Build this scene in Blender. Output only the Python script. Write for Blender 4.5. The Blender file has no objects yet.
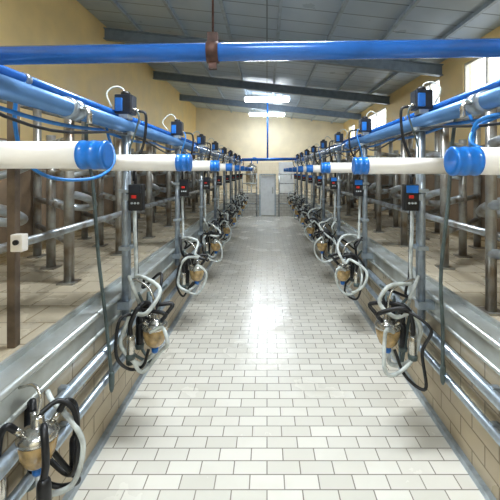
import bpy, bmesh, math, random
from mathutils import Vector
random.seed(4)
C = bpy.context.scene.collection
PI = math.pi

# ------------------------------------------------------------------ materials
def lin(c):
    return tuple(((v/255)/12.92 if v/255 <= .04045 else (((v/255)+.055)/1.055)**2.4) for v in c)
def rgba(c): return (*lin(c), 1)

def mat(name, col, rough=.5, metal=0, var=.12, scale=9, bump=0, trans=0, emit=0, coat=0, dirt=None):
    m = bpy.data.materials.new(name); m.use_nodes = True
    nt = m.node_tree; b = nt.nodes['Principled BSDF']
    tc = nt.nodes.new('ShaderNodeTexCoord')
    nz = nt.nodes.new('ShaderNodeTexNoise'); nz.inputs['Scale'].default_value = scale; nz.inputs['Detail'].default_value = 5
    nt.links.new(tc.outputs['Object'], nz.inputs['Vector'])
    rp = nt.nodes.new('ShaderNodeValToRGB')
    c1 = dirt if dirt else tuple(max(0, v*(1-var*2)) for v in col)
    rp.color_ramp.elements[0].position = .3; rp.color_ramp.elements[1].position = .6
    rp.color_ramp.elements[0].color = rgba(c1)
    rp.color_ramp.elements[1].color = rgba(tuple(min(255, v*(1+var*.4)) for v in col))
    nt.links.new(nz.outputs['Fac'], rp.inputs['Fac'])
    nt.links.new(rp.outputs['Color'], b.inputs['Base Color'])
    b.inputs['Roughness'].default_value = rough; b.inputs['Metallic'].default_value = metal
    if trans: b.inputs['Transmission Weight'].default_value = trans
    if coat: b.inputs['Coat Weight'].default_value = coat
    if emit:
        b.inputs['Emission Color'].default_value = rgba(col); b.inputs['Emission Strength'].default_value = emit
    if bump:
        bp = nt.nodes.new('ShaderNodeBump'); bp.inputs['Strength'].default_value = bump; bp.inputs['Distance'].default_value = .01
        nt.links.new(nz.outputs['Fac'], bp.inputs['Height']); nt.links.new(bp.outputs['Normal'], b.inputs['Normal'])
    return m

def tile_mat(name, c1, c2, mortar, bw, rh, axes='xy', ms=.006, rough=.25, offset=.5, stain=None, upper=None, zsplit=0, wet=0):
    m = bpy.data.materials.new(name); m.use_nodes = True
    nt = m.node_tree; b = nt.nodes['Principled BSDF']; N = nt.nodes.new; Lk = nt.links.new
    tc = N('ShaderNodeTexCoord'); sp = N('ShaderNodeSeparateXYZ'); cb = N('ShaderNodeCombineXYZ')
    Lk(tc.outputs['Object'], sp.inputs[0])
    Lk(sp.outputs['XYZ'.index(axes[0].upper())], cb.inputs[0]); Lk(sp.outputs['XYZ'.index(axes[1].upper())], cb.inputs[1])
    br = N('ShaderNodeTexBrick'); br.inputs['Scale'].default_value = 1
    br.inputs['Brick Width'].default_value = bw; br.inputs['Row Height'].default_value = rh
    br.inputs['Mortar Size'].default_value = ms; br.inputs['Mortar Smooth'].default_value = .2
    br.offset = offset
    br.inputs['Color1'].default_value = rgba(c1); br.inputs['Color2'].default_value = rgba(c2); br.inputs['Mortar'].default_value = rgba(mortar)
    Lk(cb.outputs[0], br.inputs['Vector'])
    nz = N('ShaderNodeTexNoise'); nz.inputs['Scale'].default_value = 2.2; nz.inputs['Detail'].default_value = 6
    Lk(tc.outputs['Object'], nz.inputs['Vector'])
    mp = N('ShaderNodeMapRange'); mp.inputs[1].default_value = .5; mp.inputs[2].default_value = .75
    mp.inputs[3].default_value = 0; mp.inputs[4].default_value = .5
    Lk(nz.outputs['Fac'], mp.inputs[0])
    mx = N('ShaderNodeMix'); mx.data_type = 'RGBA'
    Lk(mp.outputs[0], mx.inputs[0]); Lk(br.outputs['Color'], mx.inputs[6]); mx.inputs[7].default_value = rgba(stain or c2)
    col = mx.outputs[2]
    if upper:
        gt = N('ShaderNodeMath'); gt.operation = 'GREATER_THAN'; gt.inputs[1].default_value = zsplit
        Lk(sp.outputs[2], gt.inputs[0])
        m2 = N('ShaderNodeMix'); m2.data_type = 'RGBA'
        Lk(gt.outputs[0], m2.inputs[0]); Lk(col, m2.inputs[6])
        rp = N('ShaderNodeValToRGB'); rp.color_ramp.elements[0].position = .35; rp.color_ramp.elements[1].position = .65
        rp.color_ramp.elements[0].color = rgba(tuple(v*.95 for v in upper)); rp.color_ramp.elements[1].color = rgba(upper)
        Lk(nz.outputs['Fac'], rp.inputs[0]); Lk(rp.outputs[0], m2.inputs[7]); col = m2.outputs[2]
    Lk(col, b.inputs['Base Color'])
    rr = N('ShaderNodeMapRange'); rr.inputs[1].default_value = .3; rr.inputs[2].default_value = .7
    rr.inputs[3].default_value = rough*(.6 if wet else .7); rr.inputs[4].default_value = rough*(1.7 if wet else 1.4)
    Lk(nz.outputs['Fac'], rr.inputs[0]); Lk(rr.outputs[0], b.inputs['Roughness'])
    if not upper:
        iv = N('ShaderNodeMath'); iv.operation = 'SUBTRACT'; iv.inputs[0].default_value = 1
        Lk(br.outputs['Fac'], iv.inputs[1])
        bp = N('ShaderNodeBump'); bp.inputs['Strength'].default_value = .35; bp.inputs['Distance'].default_value = .004
        Lk(iv.outputs[0], bp.inputs['Height'])
        nrm = bp.outputs['Normal']
        if wet:
            n2 = N('ShaderNodeTexNoise'); n2.inputs['Scale'].default_value = 14; n2.inputs['Detail'].default_value = 3
            Lk(tc.outputs['Object'], n2.inputs['Vector'])
            b2 = N('ShaderNodeBump'); b2.inputs['Strength'].default_value = wet; b2.inputs['Distance'].default_value = .006
            Lk(n2.outputs['Fac'], b2.inputs['Height']); Lk(nrm, b2.inputs['Normal']); nrm = b2.outputs['Normal']
        Lk(nrm, b.inputs['Normal'])
    return m

M = {}
M['floor'] = tile_mat('pit_floor_tile', (233,230,220), (215,212,201), (138,133,121), .176, .088, 'xy', .0034, .19, stain=(206,202,188), wet=.38)
M['platform'] = tile_mat('platform_tile', (214,204,182), (200,189,165), (156,142,119), .24, .24, 'xy', .005, .24, stain=(175,158,131), wet=.1)
M['pitwall'] = tile_mat('pit_wall_tile', (204,191,164), (188,173,144), (138,122,96), .22, .11, 'yz', .005, .35, stain=(142,121,91))
M['pitend'] = tile_mat('pit_end_tile', (222,222,216), (212,210,202), (160,154,144), .2, .1, 'xz', .006, .35, stain=(190,184,170))
M['sidewall'] = tile_mat('side_wall', (186,163,128), (176,154,118), (156,134,102), .25, .2, 'yz', .005, .5, stain=(140,115,82), upper=(247,219,156), zsplit=1.95)
M['endwall'] = tile_mat('end_wall', (228,219,198), (224,214,190), (210,198,172), .25, .2, 'xz', .005, .5, stain=(210,196,168), upper=(244,232,202), zsplit=1.95)
M['ceil'] = tile_mat('ceiling_sheet', (186,203,220), (176,194,212), (114,131,149), .45, 9, 'yx', .014, .38, offset=0, stain=(168,186,204))
M['beam'] = mat('beam_paint', (120,137,156), .45, .1, .05)
M['purlin'] = mat('purlin_steel', (168,184,200), .5, .1, .05)
M['galv'] = mat('galvanised', (172,185,197), .28, .65, .06, 22)
M['pipe'] = mat('grey_blue_pipe', (94,138,190), .25, .3, .03, 5)
M['post'] = mat('post_steel', (152,163,173), .3, .6, .09, 16)
M['curb'] = mat('curb_steel', (196,203,203), .3, .5, .05, 5, dirt=(164,167,161))
M['blue'] = mat('blue_pipe_paint', (36,108,200), .26, .1, .06, 8, coat=.3)
M['bluecap'] = mat('blue_plastic', (22,116,210), .3, 0, .06, 20, coat=.3)
M['white'] = mat('white_plastic', (250,247,240), .3, 0, .015, 5, coat=.2)
M['black'] = mat('black_rubber', (20,22,26), .42, 0, .2, 20)
M['dark'] = mat('dark_housing', (24,34,50), .4, 0, .15, 20)
M['steel'] = mat('polished_steel', (204,202,194), .2, .9, .08, 20)
M['amber'] = mat('smoky_amber_bowl', (204,172,116), .14, 0, .16, 18, coat=.6, trans=.15)
M['hose'] = mat('milky_hose', (202,209,206), .22, 0, .12, 14)
M['greyhose'] = mat('grey_green_hose', (78,92,92), .45, 0, .15, 14)
M['bluehose'] = mat('blue_hose', (40,130,214), .35, 0, .1, 14)
M['red'] = mat('red_display', (190,36,32), .3, 0, .05, 20, emit=.1)
M['button'] = mat('pale_button', (190,200,206), .4, 0, .05, 20)
M['rust'] = mat('dark_strap', (96,70,64), .6, .3, .2, 24)
M['stall'] = mat('stall_tube', (150,151,147), .31, .55, .18, 6, dirt=(106,88,68))
M['bend'] = mat('bent_tube', (166,174,180), .3, .6, .16, 9, dirt=(122,113,100))
M['panel'] = mat('brown_panel', (124,106,86), .5, .0, .2, 4, dirt=(94,82,68))
M['timber'] = mat('stained_post', (108,94,80), .5, .1, .22, 8)
M['lamp'] = mat('lamp_tube', (240,248,255), .5, 0, 0, 5, emit=32)
M['housing'] = mat('lamp_housing', (244,247,248), .5, 0, .02)
M['frame'] = mat('window_frame', (206,202,190), .5, 0, .05)
M['door'] = mat('pale_door', (242,246,248), .35, .0, .02)
gm = bpy.data.materials.new('window_glass'); gm.use_nodes = True
nt = gm.node_tree; nt.nodes.remove(nt.nodes['Principled BSDF'])
tr = nt.nodes.new('ShaderNodeBsdfTransparent'); gl = nt.nodes.new('ShaderNodeBsdfGlossy'); mxs = nt.nodes.new('ShaderNodeMixShader')
gl.inputs['Roughness'].default_value = .1; mxs.inputs[0].default_value = .08
nt.links.new(tr.outputs[0], mxs.inputs[1]); nt.links.new(gl.outputs[0], mxs.inputs[2])
nt.links.new(mxs.outputs[0], nt.nodes['Material Output'].inputs[0])
M['glass'] = gm

# ------------------------------------------------------------------ mesh helpers
def spline(pts, n=8):
    P = [Vector(p) for p in pts]
    P = [P[0]*2-P[1]] + P + [P[-1]*2-P[-2]]
    out = []
    for i in range(1, len(P)-2):
        a, b, c, d = P[i-1:i+3]
        for k in range(n):
            t = k/n
            out.append(.5*((2*b)+(c-a)*t+(2*a-5*b+4*c-d)*t*t+(3*b-a-3*c+d)*t**3))
    out.append(P[-2]); return out

class MB:
    def __init__(s): s.v = []; s.f = []; s.sm = []
    def box(s, x0, x1, y0, y1, z0, z1):
        i = len(s.v)
        if x0 > x1: x0, x1 = x1, x0
        s.v += [(x,y,z) for z in (z0,z1) for y in (y0,y1) for x in (x0,x1)]
        for f in ((0,2,3,1),(4,5,7,6),(0,1,5,4),(2,6,7,3),(0,4,6,2),(1,3,7,5)):
            s.f.append([i+k for k in f]); s.sm.append(False)
        return s
    def tube(s, pts, r, seg=10, closed=False, hollow=False):
        P = [Vector(p) for p in pts]; n = len(P)
        T = []
        for i in range(n):
            if closed: t = P[(i+1)%n]-P[i-1]
            else: t = P[min(i+1,n-1)]-P[max(i-1,0)]
            T.append(t.normalized())
        u = T[0].orthogonal().normalized(); base = len(s.v)
        for i in range(n):
            u = (u - T[i]*u.dot(T[i])).normalized(); w = T[i].cross(u)
            rr = r[i] if isinstance(r, (list,tuple)) else r
            for k in range(seg):
                a = 2*PI*k/seg
                s.v.append(tuple(P[i]+u*math.cos(a)*rr+w*math.sin(a)*rr))
        m = n if closed else n-1
        for i in range(m):
            j = (i+1)%n
            for k in range(seg):
                l = (k+1)%seg
                s.f.append([base+i*seg+k, base+i*seg+l, base+j*seg+l, base+j*seg+k]); s.sm.append(True)
        if not closed:
            s.f.append([base+k for k in range(seg)][::-1]); s.sm.append(False)
            s.f.append([base+(n-1)*seg+k for k in range(seg)]); s.sm.append(False)
        return s
    def lathe(s, prof, c=(0,0,0), seg=18, axis='z', sgn=1, k_=1):
        base = len(s.v); n = len(prof)
        for r, h in prof:
            r *= k_; h *= k_
            for k in range(seg):
                a = 2*PI*k/seg; x, y = r*math.cos(a), r*math.sin(a)
                p = (x,y,h) if axis == 'z' else (h*sgn,x,y) if axis == 'x' else (x,h,y)
                s.v.append((c[0]+p[0], c[1]+p[1], c[2]+p[2]))
        for i in range(n-1):
            for k in range(seg):
                l = (k+1)%seg
                s.f.append([base+i*seg+k, base+i*seg+l, base+(i+1)*seg+l, base+(i+1)*seg+k]); s.sm.append(True)
        s.f.append([base+k for k in range(seg)][::-1]); s.sm.append(False)
        s.f.append([base+(n-1)*seg+k for k in range(seg)]); s.sm.append(False)
        return s
    def build(s, name, m, parent=None, loc=(0,0,0), bevel=0):
        me = bpy.data.meshes.new(name); me.from_pydata(s.v, [], s.f)
        for p, k in zip(me.polygons, s.sm): p.use_smooth = k
        bm = bmesh.new(); bm.from_mesh(me)
        if bevel: bmesh.ops.bevel(bm, geom=list(bm.edges), offset=bevel, segments=2, affect='EDGES', profile=.6)
        bmesh.ops.recalc_face_normals(bm, faces=bm.faces); bm.to_mesh(me); bm.free()
        me.materials.append(m)
        o = bpy.data.objects.new(name, me); C.objects.link(o); o.location = loc
        if parent: o.parent = parent
        return o

def tag(o, label, cat, group=None):
    o['label'] = label; o['category'] = cat
    if group: o['group'] = group
    return o
def thing(name, loc, label, cat, group=None):
    o = bpy.data.objects.new(name, None); C.objects.link(o); o.location = loc; o.empty_display_size = .1
    return tag(o, label, cat, group)
def struct(o): o['kind'] = 'structure'; return o
def dup(root, loc, label):
    r = root.copy(); C.objects.link(r); r.location = loc; r['label'] = label
    for ch in list(root.children):
        c = ch.copy(); C.objects.link(c); c.parent = r
        for g in list(ch.children):
            d = g.copy(); C.objects.link(d); d.parent = c
    return r
ORD = ['nearest','second','third','fourth','fifth','sixth','seventh','eighth','ninth','tenth','eleventh','twelfth','thirteenth','fourteenth']

# ------------------------------------------------------------------ dimensions
XL, XR = -3.2, 3.45
Y0, YP, YF = -2.5, 12.5, 16.0
PZ = .76
WL, WR = -.965, 1.08
def zc(x): return 4.45-(x-XL)*(.72/(XR-XL))

# ------------------------------------------------------------------ setting
struct(MB().box(WL-.02, WR+.02, Y0, YP+.02, -.1, 0).build('floor', M['floor']))
mb = MB().box(XL, WL-.08, Y0, YF, PZ-.12, PZ); mb.box(WL-.08, WR+.08, YP+.1, YF, PZ-.12, PZ)
struct(mb.build('floor', M['platform']))
struct(MB().box(WR+.08, XR, Y0, YF, PZ-.12, PZ).build('floor', M['platform']))
struct(MB().box(WL-.1, WL, Y0, YP, 0, PZ-.1).build('wall_pit_left', M['pitwall']))
struct(MB().box(WR, WR+.1, Y0, YP, 0, PZ-.1).build('wall_pit_right', M['pitwall']))
struct(MB().box(WL, WR, YP, YP+.1, 0, PZ).build('wall_pit_end', M['pitend']))
def curb(x, s):
    mb = MB()
    mb.box(x-s*.006, x+s*.11, Y0, YP, PZ-.12, PZ+.02)
    mb.tube([(x-s*.010,Y0,PZ+.012),(x-s*.010,YP,PZ+.012)], .017, 8)
    mb.tube([(x-s*.006,Y0,PZ-.11),(x-s*.006,YP,PZ-.11)], .012, 8)
    mb.box(x+s*.095, x+s*.115, Y0, YP, PZ+.018, PZ+.045)
    return mb
struct(curb(WL,-1).build('trim_1', M['curb'])); struct(curb(WR,1).build('trim_2', M['curb']))
struct(MB().box(WL, WL+.03, Y0, YP, 0, .035).build('baseboard_left', M['galv']))
struct(MB().box(WR-.03, WR, Y0, YP, 0, .035).build('baseboard_right', M['galv']))
struct(MB().box(XL-.15, XL, Y0, YF, 0, 4.6).build('wall_left', M['sidewall']))
struct(MB().box(XL, XR, YF, YF+.15, 0, 4.6).build('wall_back', M['endwall']))
struct(MB().box(XL, XR, Y0-.15, Y0, 0, 4.6).build('wall_front', M['endwall']))
WIN = [(5.0,6.25),(7.1,8.1),(10.3,12.4),(14.0,15.1)]
WZ0, WZ1 = 2.82, 3.46
mb = MB().box(XR, XR+.15, Y0, YF, 0, WZ0); mb.box(XR, XR+.15, Y0, YF, WZ1, 4.6)
e = Y0
for a, b in WIN: mb.box(XR, XR+.15, e, a, WZ0, WZ1); e = b
mb.box(XR, XR+.15, e, YF, WZ0, WZ1)
struct(mb.build('wall_right', M['sidewall']))
for i, (a, b) in enumerate(WIN):
    w = bpy.data.objects.new('window_%d' % (i+1), None); C.objects.link(w); w.location = (XR+.05, a, WZ0); struct(w)
    h = WZ1-WZ0; L = b-a; f = MB()
    f.box(-.03,.03,0,L,0,.04).box(-.03,.03,0,L,h-.04,h).box(-.03,.03,0,.04,.04,h-.04).box(-.03,.03,L-.04,L,.04,h-.04)
    f.box(-.02,.02,L/2-.02,L/2+.02,.04,h-.04)
    f.build('window_frame', M['frame'], w)
    MB().box(-.004,.004,.04,L-.04,.04,h-.04).build('window_pane', M['glass'], w)
# sloping ceiling
mb = MB(); t = .08
mb.v = [(XL-.15,Y0-.15,zc(XL-.15)),(XR+.15,Y0-.15,zc(XR+.15)),(XR+.15,YF+.15,zc(XR+.15)),(XL-.15,YF+.15,zc(XL-.15))]
mb.v += [(x,y,z+t) for x,y,z in mb.v]
mb.f = [[0,1,2,3],[4,7,6,5],[0,4,5,1],[1,5,6,2],[2,6,7,3],[3,7,4,0]]; mb.sm = [False]*6
struct(mb.build('ceiling', M['ceil']))
for i, x in enumerate((-2.5,-1.6,-.7,0.2,1.1,2.0,2.9)):
    z = zc(x+.03)
    struct(MB().box(x-.025,x+.025,Y0,YF,z-.06,z-.001).build('trim_%d' % (i+3), M['purlin']))
def beam(y, label):
    mb = MB(); hw, fl, hgt = .06, .018, .22
    prof = [(-hw,0),(hw,0),(hw,-fl),(.008,-fl),(.008,-hgt+fl),(hw,-hgt+fl),(hw,-hgt),(-hw,-hgt),(-hw,-hgt+fl),(-.008,-hgt+fl),(-.008,-fl),(-hw,-fl)]
    for x in (XL, XR):
        for py, pz in prof: mb.v.append((x, py, zc(x)-.06+pz-zc(XL)))
    n = len(prof)
    for k in range(n):
        l = (k+1)%n; mb.f.append([k,l,n+l,n+k]); mb.sm.append(False)
    mb.f += [list(range(n))[::-1], list(range(n,2*n))]; mb.sm += [False,False]
    o = mb.build('roof_beam', M['beam'], loc=(0,y,zc(XL)))
    tag(o, label, 'beam', 'steel beams under the sloping roof')
for y, w in zip((7.0,10.0,13.0), ('nearest the camera','second from the camera','closest to the end wall')):
    beam(y, 'grey steel roof beam across the sloping ceiling, '+w)

# pit end door
d = bpy.data.objects.new('door_1', None); C.objects.link(d); d.location = (.02, YP-.05, 0); struct(d)
MB().box(-.24,.24,-.02,.02,.03,1.42).build('door_panel', M['door'], d, bevel=.004)
f = MB().box(-.29,-.245,-.035,.045,0,1.48).box(.245,.29,-.035,.045,0,1.48).box(-.29,.29,-.035,.045,1.43,1.48)
f.build('door_frame', M['galv'], d)
MB().tube([(.18,-.02,.8),(.18,-.06,.82),(.18,-.06,.98),(.18,-.02,1.0)], .012, 8).build('door_handle', M['steel'], d)
for x0, x1, side in ((-.86,-.36,'left'),(.42,.98,'right')):
    t = thing('end_gate', (0,YP-.18,0), 'small steel tubular gate %s of the pale door at the pit end' % side, 'gate')
    for x in (x0,x1): MB().tube([(x,0,0),(x,0,1.5)], .024, 10).build('gate_post', M['bend'], t)
    for z in (.45,.8,1.15,1.47): MB().tube([(x0,0,z),(x1,0,z)], .02, 8).build('gate_rail', M['bend'], t)
t = thing('storage_cabinet', (.72,13.4,PZ), 'pale grey cabinet standing beyond the pit end, right of the pale door', 'cabinet')
MB().box(-.28,.28,-.16,.16,0,1.15).build('body', M['housing'], t, bevel=.012)
dd = MB().box(-.25,.25,-.18,-.162,.06,1.1).build('door', M['door'], t, bevel=.005)
MB().box(.17,.19,-.205,-.18,.52,.68).build('handle', M['black'], dd, bevel=.003)
t = thing('milk_tank', (-.58,13.4,PZ), 'upright steel tank on legs beyond the pit end, left of the pale door', 'tank')
MB().lathe([(.05,.22),(.2,.28),(.22,.32),(.22,.95),(.2,1.0),(.08,1.06),(.07,1.12),(.03,1.13)], (0,0,0), 24).build('vessel', M['steel'], t)
for k in range(3):
    a = 2*PI*k/3+.5; cx, cy = .19*math.cos(a), .19*math.sin(a)
    MB().tube([(cx*1.08,cy*1.08,0),(cx,cy,.34)], .018, 8).build('leg', M['galv'], t)
MB().tube(spline([(0,0,1.1),(0,-.02,1.25),(.08,-.03,1.32),(.2,-.04,1.28),(.22,-.06,1.1)],6), .02, 8).build('outlet_pipe', M['bluecap'], t)

# ------------------------------------------------------------------ ceiling lights
def lightfix(y, label):
    z = zc(0)-.24
    t = thing('ceiling_light', (0,y,z), label, 'light', 'fluorescent lights under the roof')
    MB().box(-.72,.72,-.10,.10,.045,.10).box(-.74,-.70,-.12,.12,-.02,.06).box(.70,.74,-.12,.12,-.02,.06).build('lamp_housing', M['housing'], t, bevel=.008)
    for dy in (-.085,.085):
        MB().tube([(-.7,dy,.0),(.7,dy,.0)], .048, 14).build('lamp_tube', M['lamp'], t)
    for dx in (-.5,.5): MB().tube([(dx,0,.095),(dx,0,.24-.01-dx*.108)], .008, 6).build('hanger', M['galv'], t)
    return t
lightfix(11.4, 'bright fluorescent ceiling light second from the end wall above the pit')
lightfix(14.4, 'bright fluorescent ceiling light nearest the end wall')
lightfix(2.4, 'fluorescent ceiling light overhead above the front of the pit')
lightfix(-1.0, 'fluorescent ceiling light overhead behind the camera')
def area(y, e, sx=1.4, sy=.3):
    l = bpy.data.lights.new('lamp', 'AREA'); l.shape = 'RECTANGLE'; l.size = sx; l.size_y = sy; l.energy = e; l.color = (.94,.975,1)
    o = bpy.data.objects.new('lamp', l); C.objects.link(o); o.location = (0,y,zc(0)-.34); return o
for y, e in ((-1.0,56),(2.4,94),(11.4,22),(14.4,24)): area(y, e)

# ------------------------------------------------------------------ long pipes
SIDES = [dict(n='left', s=-1, wall=.965, post=.915, pz=1.87, tin=.475, tz=1.632, claw=.70),
         dict(n='right', s=1, wall=1.08, post=1.0, pz=1.90, tin=.54, tz=1.612, claw=.755)]
YS = [1.08]+[2.3+1.325*i for i in range(8)]
YE = YP-.1
PR = .042
HOSES = {-1: [(-.991,1.42,1.955),(-1.03,1.45,1.78),(-1.03,1.52,1.62),(-.96,1.62,1.545),(-.86,1.8,1.55),(-.86,2.0,1.64),(-.95,2.12,1.8),(-.988,2.15,1.95)],
         1: [(1.076,1.6,1.985),(1.08,1.58,1.86),(.95,1.6,1.78),(.895,1.56,1.71),(.93,1.5,1.67),(1.0,1.46,1.68),(1.04,1.46,1.76),(1.01,1.5,1.82),(.93,1.56,1.80),(.93,1.62,1.72),(.99,1.72,1.70),(1.08,1.85,1.8),(1.076,1.95,1.985)]}
for S in SIDES:
    s, n = S['s'], S['n']
    x = s*S['post']
    t = thing('overhead_pipe', (x,0,S['pz']), 'thick grey-blue pipe running on top of the %s row of posts' % n, 'pipe', 'grey-blue overhead pipes')
    MB().tube([(0,-1.5,0),(0,YE,0)], PR, 20).build('pipe_run', M['pipe'], t)
    for k in range(5):
        yy = 1.66+k*2.65
        if yy > YE: break
        MB().lathe([(PR,-.05),(.05,-.048),(.05,-.02),(.047,-.018),(.047,.018),(.05,.02),(.05,.048),(PR,.05)], (0,yy,0), 20, 'y').build('coupling', M['bluecap'] if k % 2 else M['galv'], t)
        MB().tube([(-s*.03,yy,0),(-s*.075,yy,0),(-s*.085,yy,-.02),(-s*.085,yy,-.07)], .012, 8).build('outlet', M['steel'], t)
    o3 = Vector((s*(S['post']+.076),0,S['pz']+.085))
    t = thing('water_pipe', tuple(o3), 'thin bright blue pipe with a looping blue hose beside the %s overhead pipe' % n, 'pipe', 'thin blue water pipes')
    MB().tube([(0,-1.5,0),(0,YE,0)], .021, 12).build('pipe_run', M['blue'], t)
    MB().tube(spline([tuple(Vector(p)-o3) for p in HOSES[s]],10), .008, 10).build('air_hose', M['bluehose'], t)
    for k in range(10):
        yy = .2+k*1.25
        MB().tube([(0,yy,-.015),(-s*.03,yy,-.055)], .012, 6).tube([(0,yy-.015,0),(0,yy+.015,0)], .026, 10).build('clamp', M['galv'], t)
    pts = []
    for k in range(138):
        yy = -1.4+k*.0985; pts.append((s*.045, yy, -.052-.022*abs(math.sin(PI*(yy-1.1)/.95))))
    tag(MB().tube(pts, .010, 6).build('air_line', M['bluehose'], loc=(x,0,S['pz'])), 'thin blue air line drooping under the %s overhead pipe' % n, 'air line', 'blue air lines under the overhead pipes')
    pts = []
    for k in range(110):
        yy = -1.2+k*.12; a = abs(math.sin(PI*(yy-2.3)/1.325)); pts.append((-s*(.014+.03*a), yy, -.05-.13*a*(.6+.4*math.sin(yy*2.1))))
    tag(MB().tube(pts, .007, 6).build('power_cable', M['black'], loc=(x,0,S['pz'])), 'black cable sagging in loops below the %s overhead pipe' % n, 'cable', 'black cables under the overhead pipes')
    for z, nm, r in ((.545,'upper',.028),(.38,'lower',.022)):
        xx = s*(S['wall']-.038)
        t = thing('wall_pipe', (xx,0,z), 'galvanised pipe along the %s pit wall, the %s of two' % (n, nm), 'pipe', 'pipes along the pit walls')
        MB().tube([(0,-1.5,0),(0,YE,0)], r, 12).build('pipe_run', M['galv'], t)
        for k in range(10):
            yy = .4+k*1.25
            MB().box(0, s*.038, yy-.015, yy+.015, -r-.006, r+.006).build('clamp', M['post'], t)
def cross(y, zl, zr, r, label):
    xl, xr = -.945, 1.04
    return tag(MB().tube([(xl,0,zl-1.95),(xr,0,zr-1.95)], r, 16).build('crossing_pipe', M['blue'], loc=(0,y,1.95)), label, 'pipe', 'blue pipes crossing the pit')
cp = thing('crossing_pipe', (0,1.115,1.95), 'blue pipe with a rusty brown hanger clamp crossing the pit overhead, closest to the camera', 'pipe', 'blue pipes crossing the pit')
MB().tube([(-.945,0,-.0095),(1.04,0,.0215)], .0285, 16).build('pipe_run', M['blue'], cp)
st = MB().lathe([(.029,-.018),(.034,-.018),(.034,.018),(.029,.018)], (-.17,0,.0025), 20, 'x')
st.box(-.186,-.154,-.014,.014,.030,.062).box(-.182,-.158,-.010,.010,-.05,-.028)
st.build('clamp', M['rust'], cp)
MB().tube([(-.17,0,.055),(-.17,0,zc(-.17)-1.95+.002)], .0035, 8).build('hanger_rod', M['rust'], cp)
cross(YP-.3, 1.965, 1.995, .052, 'blue pipe crossing the pit at the far end')
tag(MB().tube([(0,0,0),(0,0,zc(.02)-2.02)], .03, 10).build('hanging_pole', M['blue'], loc=(.02,YP-.3,2.02)), 'slim pole rising from the far blue crossing pipe to the roof', 'pole')

# ------------------------------------------------------------------ per-post equipment
def make_post(S, lines=True):
    s = S['s']; gap = S['wall']-S['post']; h = S['pz']-PR-.62
    t = thing('upright_post', (0,0,0), 'x', 'post', 'upright posts along the %s side of the pit' % S['n'])
    MB().tube([(0,0,0),(0,0,h)], .025, 12).build('pole', M['post'], t)
    MB().box(s*.0, s*(gap+.004), -.03, .03, .07, .12).box(-s*.03, s*.03, -.032, .032, .07, .12).build('mounting_bracket', M['galv'], t, bevel=.003)
    MB().box(-.045,.045,-.03,.03,h-.02,h+.006).build('saddle', M['galv'], t, bevel=.003)
    MB().tube([(-s*.0,.055,.10),(-s*.0,.055,h)], .013, 8).build('drop_pipe', M['galv'], t)
    if lines:
        MB().tube(spline([(-s*.042,.055,.225),(-s*.045,.06,.35),(-s*.04,.05,.6),(-s*.038,.06,.86)],6), .0125, 10).build('milk_line', M['hose'], t)
        MB().tube(spline([(-s*.04,.10,.225),(-s*.03,.11,.4),(-s*.032,.10,.6),(-s*.03,.085,.95)],6), .010, 8).build('vacuum_line', M['black'], t)
    for zz in (.45, .82):
        MB().box(-s*.034, s*.034, -.034, .068, zz, zz+.025).build('clamp', M['galv'], t, bevel=.003)
    return t
def make_tube(S):
    s = S['s']
    t = thing('white_tube', (0,0,0), 'x', 'tube', 'white tubes with blue sleeves along the %s side' % S['n'])
    a, b = S['tin'], 1.28
    MB().tube([(s*(a+.012),0,0),(s*b,0,0)], .0445, 24).build('tube', M['white'], t)
    MB().lathe([(.036,.0),(.0448,.001),(.0478,.005),(.0478,.014),(.0464,.016),(.0464,.038),(.0478,.040),(.0478,.050),(.0464,.052),(.0464,.074),(.0478,.076),(.0478,.086),(.0448,.088)], (s*a,0,0), 28, 'x', s).build('sleeve', M['bluecap'], t)
    return t
def make_pulsator(S, var=0):
    s = S['s']
    t = thing('pulsator', (0,0,0), 'x', 'pulsator', 'pulsators on the %s overhead pipe' % S['n'])
    MB().box(-.055,.055,-.05,.05,.03,.155+.012*var).build('housing', M['dark'], t, bevel=.01)
    MB().box(-.045,.0,-.064,-.048,.045,.13).build('cover', M['bluecap'], t, bevel=.005)
    MB().box(-.03,.03,-.04,.04,-.002,.034).build('bracket', M['galv'], t, bevel=.004)
    MB().lathe([(.03,.153),(.03,.17),(.022,.18),(.008,.183)], (0,0,.012*var), 14).build('cap', M['black'], t)
    for dy in (-.025,.025):
        MB().tube([(-s*.045,dy,.06),(-s*.078,dy,.06)], .008, 8).build('nozzle', M['steel'], t)
    w = .03*var
    p = spline([(s*.02,.03,.15),(s*.04,.05,.21+w*.6),(s*.085,.02,.215+w),(s*(.115+w),-.02,.16),(s*.076,-.03,.07)], 6)
    MB().tube(p, .006, 8).build('air_tube', M['hose'], t)
    p = spline([(-s*.075,.025,.06),(-s*(.12+w),.03,.03),(-s*(.11+w),.02,-.15),(-s*.055,.02,-.30),(-s*.045,.02,-.40)], 6)
    MB().tube(p, .009, 8).build('pulse_hose', M['black'], t)
    p = spline([(-s*.075,-.025,.06),(-s*.10,-.04-w,.0),(-s*.07,-.05-w,-.12),(-s*.04,-.04,-.2),(-s*.03,-.035,-.34)], 6)
    MB().tube(p, .006, 8).build('signal_cable', M['bluehose'] if var == 1 else M['greyhose'], t)
    return t
def make_panel(S):
    s = S['s']
    t = thing('control_box', (0,0,0), 'x', 'control box', 'milking control boxes on the %s posts' % S['n'])
    MB().box(-.045,.045,-.03,.03,-.085,.085).build('housing', M['black'], t, bevel=.008)
    MB().box(-.038,.038,-.036,-.028,.03,.078).build('cover', M['bluecap'] if s > 0 else M['dark'], t, bevel=.003)
    MB().box(-.022,.008,-.037,-.028,-.004,.016).build('display', M['red'], t, bevel=.002)
    for dx in (-.02,0,.02):
        MB().lathe([(.007,-.036),(.007,-.028)], (dx,0,-.035), 10, 'y').build('button', M['button'], t)
    MB().box(s*.03, s*.075, -.015, .015, -.02, .02).build('bracket', M['galv'], t, bevel=.003)
    return t
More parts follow.
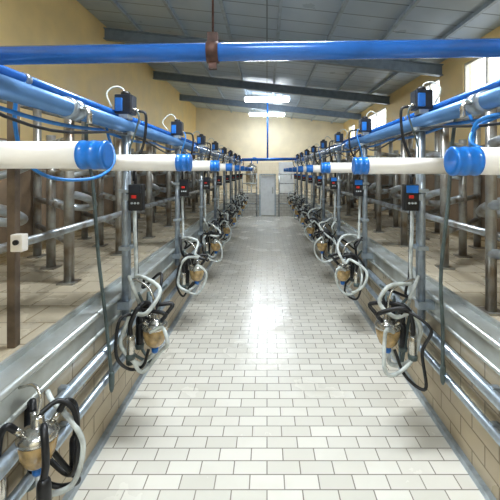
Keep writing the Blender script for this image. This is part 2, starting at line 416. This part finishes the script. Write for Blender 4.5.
def make_cluster(S, near=False, seed=0):
    s = S['s']; off = S['post']-S['claw'] if not near else .08
    rnd = random.Random(seed*7+3)
    def J(pts, a=.022, keep=1):
        g = .78+.75*rnd.random()
        out = []
        for i, p in enumerate(pts):
            if i < keep or i >= len(pts)-keep: out.append(p); continue
            q = [v+rnd.uniform(-a,a) for v in p]
            q[1] *= g; q[2] *= (g+1)/2
            q[0] = s*min(s*q[0], off-.055 if not near else .07)
            out.append(tuple(q))
        return out
    t = thing('milking_cluster', (0,0,0), 'x', 'milking cluster', 'milking clusters hanging on the %s side of the pit' % S['n'])
    K = 1.2 if not near else 1.08
    MB().lathe([(.012,-.085),(.03,-.08),(.046,-.062),(.058,-.03),(.062,.0),(.060,.018)], (0,0,0), 22, k_=K).build('bowl', M['amber'], t)
    lid = MB().lathe([(.064,.014),(.066,.022),(.064,.032),(.05,.045),(.03,.056),(.022,.06),(.02,.085),(.012,.092)], (0,0,0), 22, k_=K).build('lid', M['steel'], t)
    MB().lathe([(.014,-.115),(.018,-.105),(.018,-.083)], (0,0,0), 14, k_=K).build('outlet_valve', M['bluecap'], t)
    for i, (ax, ay) in enumerate(((-1,-1),(1,-1),(-1,1),(1,1))):
        nx, ny = ax*.043*K/1.2, ay*.043*K/1.2
        MB().tube([(nx*.8,ny*.8,.045),(nx*1.35,ny*1.35,.08)], .012, 8).build('nipple', M['steel'], lid)
        if near:
            ex, ey = ax*.086, ay*(.075+.02*(i%2)); ln = .12+.02*(i%3)
            pts = [(nx*1.3,ny*1.3,.078),(nx*1.7,ny*1.8,.105),(ex,ey,.075),(ex*1.08,ey*1.06,.0),(ex*1.02,ey*1.08,-.05)]
            q = (ex*1.02, ey*1.08, -.05); tr = .0125
        else:
            j = (0,2,1,3)[i]
            ex, ey = s*(.105+.028*(j%2)), -.125+.075*j
            ln = .10+.012*(i%3)+rnd.uniform(0,.03)
            zz = .03+rnd.uniform(-.04,.03)
            pts = [(nx*1.3,ny*1.3,.078),(nx*1.7-s*.01,ny*1.9,.135),(ex*.6,(ny*1.6+ey)/2-.03,.185-.02*j),(ex,ey,zz+.07),(ex,ey,zz)]
            q = (ex, ey, zz); tr = .013
        MB().tube(spline(pts,6), tr, 10).build('short_milk_tube', M['black'], t)
        cup = MB().lathe([(.013,.0),(.021,-.012),(.0235,-.03),(.0235,-ln),(.021,-ln-.006)], q, 14).build('teat_cup', M['steel'] if i % 2 == 0 else M['black'], t)
        MB().lathe([(.026,-ln-.004),(.028,-ln-.016),(.026,-ln-.034),(.014,-ln-.036)], q, 14).build('mouthpiece', M['greyhose'], cup)
    if not near:
        x = off
        p = spline(J([(0,0,-.135),(s*.03,-.05,-.18),(s*.10,-.11,-.16),(s*.15,-.14,-.06),(s*.14,-.14,.06),(s*.07,-.13,.14),(s*.0,-.09,.13),(-s*.03,-.02,.20),(s*.03,.05,.27),(s*(x-.07),.08,.29),(s*(x-.042),.135,.275)], .036), 8)
        MB().tube(p, .013, 10).build('long_milk_hose', M['hose'], t)
        p = spline(J([(0,0,.11),(-s*.03,.05,.19),(s*.03,.11,.25),(s*(x-.07),.16,.16),(s*(x-.06),.18,.2),(s*(x-.04),.18,.275)], .02), 8)
        MB().tube(p, .0095, 8).build('pulse_tube', M['black'], t)
        p = spline(J([(s*.02,.03,-.10),(s*.05,.09,-.17),(s*.11,.14,-.21),(s*.15,.14,-.06),(s*.12,.02,.14),(s*.13,-.05,.24),(s*(x-.045),.02,.33)], .036), 8)
        MB().tube(p, .011, 8).build('wash_hose', M['black'] if seed % 2 else M['hose'], t)
        p = spline(J([(s*.01,-.074,.02),(-s*.04,-.12,.08),(-s*.09,-.14,.0),(-s*.08,-.13,-.12),(s*.01,-.13,-.19),(s*.11,-.14,-.14),(s*.15,-.12,-.01),(s*.15,-.04,.10)], .036), 8)
        MB().tube(p, .0115, 8).build('drain_tube', M['hose'], t)
        p = spline(J([(s*.04,.0,.07),(s*.06,-.10,.17),(s*.13,-.16,.12),(s*.16,-.16,-.08),(s*.12,-.12,-.22),(s*.04,-.08,-.18),(s*.02,-.06,-.09)], .036), 8)
        MB().tube(p, .0095, 8).build('twin_pulse_tube', M['black'], t)
        p = spline(J([(s*.05,.05,.06),(s*.10,.12,.15),(s*.15,.15,.05),(s*.15,.12,-.12),(s*.08,.05,-.21),(s*.14,.0,-.1),(s*.15,.02,.12)], .036), 8)
        MB().tube(p, .0095, 8).build('wash_tube', M['hose'] if seed % 2 else M['greyhose'], t)
        p = spline([(s*(x-.026),.08,.285),(s*(x-.08),.05,.30),(s*.05,.02,.26),(s*.01,0,.20),(0,0,.11)], 6)
        MB().tube(p, .008, 8).build('hanger', M['steel'], t)
    else:
        p = spline([(0,0,-.12),(-s*.04,-.03,-.17),(-s*.12,.02,-.18),(-s*.15,.04,-.05),(-s*.10,.05,.04),(-s*.0,.10,.08),(s*.05,.14,.10)], 8)
        MB().tube(p, .0105, 10).build('long_milk_hose', M['hose'], t)
        p = spline([(-s*.02,.05,-.07),(-s*.07,.07,-.16),(-s*.11,.08,-.22),(-s*.02,.09,-.25),(s*.05,.06,-.18),(s*.06,.02,-.06)], 8)
        MB().tube(p, .010, 10).build('drain_tube', M['black'], t)
        p = spline([(0,0,.097),(-s*.05,.05,.12),(-s*.11,.06,.06),(-s*.13,.03,-.10),(-s*.06,.09,-.2),(s*.05,.10,-.12)], 8)
        MB().tube(p, .010, 10).build('pulse_tube', M['black'], t)
        MB().tube(spline([(s*.085,.02,.19),(s*.03,.02,.20),(-s*.01,0,.17),(0,0,.095)],6), .006, 8).build('hook', M['steel'], t)
    return t

for S in SIDES:
    s, n = S['s'], S['n']
    gap = S['wall']-S['post']
    P0 = make_post(S, False); P = make_post(S); U = make_tube(S); K = make_panel(S)
    Bs = [make_pulsator(S, v) for v in range(2)]; Qs = [make_cluster(S, seed=k+(10 if s > 0 else 0)) for k in range(6)]
    H = MB().tube(spline([(s*(gap-.06),.20,.10),(-s*.03,.26,.0),(-s*.05,.40,-.14),(-s*.04,.58,-.16),(s*(gap-.06),.74,-.07),(s*(gap-.066),.88,-.06)],8), .010, 8).build('slack_hose', M['greyhose'])
    tag(H, 'x', 'hose', 'slack hoses along the %s pit wall' % n)
    for i, y in enumerate(YS):
        x = s*S['post']
        lab = 'grey steel post on the %s pit edge, ' % n
        lab += 'holding the nearest white tube' if i == 0 else ORD[i-1]+' of those in view'
        lp = (x, y, .62)
        if i == 0: P0.location = lp; P0['label'] = lab
        elif i == 1: P.location = lp; P['label'] = lab
        else: dup(P, lp, lab)
        lt = (s*(.04 if s < 0 else .055) if i == 0 else 0, y+.0735 if i == 0 else y-.0785, S['tz'])
        lab = 'white horizontal tube with blue sleeve on the %s, %s from the camera' % (n, ORD[i])
        if i == 0: U.location = lt; U['label'] = lab
        else:
            u = dup(U, lt, lab); u.scale = (1, 1.15, 1.15)
        if i == 0: continue
        lb = (x, y-.0, S['pz']+.044); lab = 'dark pulsator box with blue cover on the %s overhead pipe, %s from the camera' % (n, ORD[i-1])
        lk = (x-s*.075, y-.01, 1.41); labk = 'black control box with red display on the %s posts, %s from the camera' % (n, ORD[i-1])
        lq = (s*S['claw'], y-.08, .585); labq = 'milking cluster with amber bowl below the %s %s post in view' % (ORD[i-1], n)
        labh = 'grey slack hose drooping along the %s pit wall just beyond the %s post' % (n, ORD[i-1])
        if i == 1:
            K.location = lk; K['label'] = labk; H.location = lp; H['label'] = labh
        else:
            dup(K, lk, labk)
            if i < 8: dup(H, lp, labh)
        if i <= 2: Bs[i-1].location = lb; Bs[i-1]['label'] = lab
        else: dup(Bs[(i-1) % 2], lb, lab)
        if i <= 6: Qs[i-1].location = lq; Qs[i-1]['label'] = labq
        else: dup(Qs[(i-1) % 6], lq, labq)
near = make_cluster(SIDES[0], True)
near.location = (-.865, 1.34, .56); near['label'] = 'large close milking cluster with amber bowl at bottom left of the photo'

# ------------------------------------------------------------------ stalls on the platforms
def make_gate(S, L1):
    s = S['s']
    t = thing('stall_gate', (0,0,0), 'x', 'stall gate', 'stall gates on the %s platform' % S['n'])
    for x, y, h in ((0,0,1.36),(.375,.4,1.12),(.75,.8,1.6)):
        u = MB().tube([(s*x,y,0),(s*x,y,h)], .036, 12).build('upright', M['stall'], t)
        MB().box(s*x-.06,s*x+.06,y-.06,y+.06,0,.012).build('base_plate', M['stall'], u)
    for z in (.30,.55,.80,1.05):
        MB().tube([(s*.0,0,z),(s*.75,.8,z)], .026, 10).build('rail', M['bend'], t)
    MB().box(s*.80, s*.82, .36, 1.24, .12, 1.10).build('partition_sheet', M['panel'], t, bevel=.004)
    p = spline([(0,0,.64),(-s*.02,.08,.635),(-s*.025,.25,.59),(s*.05,.46,.52),(s*.20,.50,.50),(s*.345,.36,.57)], 7)
    MB().tube(p, .030, 10).build('curved_rail', M['bend'], t)
    p = spline([(s*.0,0,.95),(-s*.02,.12,.96),(-s*.025,.33,.95),(s*.01,.50,.88),(s*.18,.50,.80),(s*.33,.35,.76)], 7)
    MB().tube(p, .026, 10).build('curved_rail', M['bend'], t)
    return t
SP = 1.325*2/3
for S, L1, ys in ((SIDES[0],1.45,[2.6+SP*k for k in range(-1,10)]), (SIDES[1],1.5,[3.0+SP*k for k in range(-1,10)])):
    s, n = S['s'], S['n']
    G = make_gate(S, L1)
    for i, y in enumerate(ys):
        lab = 'tubular stall gate with curved rails on the %s platform, %s from the camera' % (n, ORD[i])
        if i == 0: G.location = (s*L1,y,PZ); G['label'] = lab
        else: dup(G, (s*L1,y,PZ), lab)
    for dx, z, w in ((-.082,1.98,'upper rail above the %s stalls close to the pit' % n),(-.082,1.18,'lower rail across the %s stalls close to the pit' % n),(.86,2.2,'top back rail behind the %s stalls' % n),(.86,1.75,'middle back rail behind the %s stalls' % n),(.86,1.3,'lower back rail behind the %s stalls' % n)):
        tag(MB().tube([(0,.5,0),(0,12.0,0)], .026, 10).build('stall_rail', M['bend'], loc=(s*(L1+dx),0,z)), 'long grey steel '+w, 'rail', 'long rails of the stalls')

t = thing('brown_post', (-1.185,1.66,PZ), 'square brown post with small white box at the left edge of the platform', 'post')
MB().box(-.019,.019,-.019,.019,0,1.25).build('post_body', M['timber'], t, bevel=.004)
bx = MB().box(.015,.07,-.045,.0,.45,.53).build('junction_box', M['white'], t, bevel=.006)
MB().lathe([(.012,-.056),(.012,-.044)], (.045,0,.495), 10, 'y').build('knob', M['black'], bx)
t = thing('entry_gate', (1.30,2.06,PZ), 'tall grey steel post with bent bars at the right edge of the photo', 'gate')
MB().tube([(0,0,0),(0,0,1.3)], .03, 12).build('upright', M['stall'], t)
MB().box(-.055,.055,-.055,.055,0,.012).build('base_plate', M['stall'], t)
for z0 in (.34,.62,.98):
    MB().tube(spline([(0,0,z0),(.03,-.14,z0+.02),(.2,-.24,z0+.01),(.42,-.2,z0-.06),(.55,-.05,z0-.12)],7), .03, 10).build('bent_bar', M['bend'], t)

# ------------------------------------------------------------------ hanging wash hoses
def spray(pts, label, m):
    t = thing('spray_hose', pts[0], label, 'hose', 'hanging wash hoses')
    o = Vector(pts[0]); q = [tuple(Vector(p)-o) for p in pts]
    MB().tube(spline(q,10), .010, 10).build('hose', m, t)
    e = Vector(q[-1])
    MB().lathe([(.010,.03),(.015,.02),(.016,-.03),(.012,-.07),(.006,-.085)], tuple(e), 12).build('nozzle', M['greyhose'], t)
spray([(-.991,1.95,1.935),(-1.0,1.97,1.7),(-.98,2.0,1.5),(-.95,2.0,1.1),(-.91,2.0,.76),(-.875,2.0,.42)], 'dark grey hose hanging down in front of the left curb', M['greyhose'])
spray([(1.076,2.0,1.97),(1.05,2.02,1.7),(1.02,2.0,1.4),(.98,2.0,1.0),(.99,2.0,.7),(1.0,2.02,.45)], 'dark grey hose hanging down in front of the right curb', M['greyhose'])

# ------------------------------------------------------------------ world and camera
w = bpy.data.worlds.new('world'); bpy.context.scene.world = w; w.use_nodes = True
bg = w.node_tree.nodes['Background']; bg.inputs[0].default_value = (.86,.94,1,1); bg.inputs[1].default_value = 4.5
cam = bpy.data.cameras.new('camera'); co = bpy.data.objects.new('camera', cam); C.objects.link(co)
co.location = (0,0,1.58); co.rotation_euler = (PI/2,0,0)
cam.sensor_width = 36; cam.lens = 355/500*36; cam.shift_x = -.034; cam.shift_y = -.158; cam.clip_start = .02
bpy.context.scene.camera = co
bpy.context.scene.view_settings.view_transform = 'Standard'
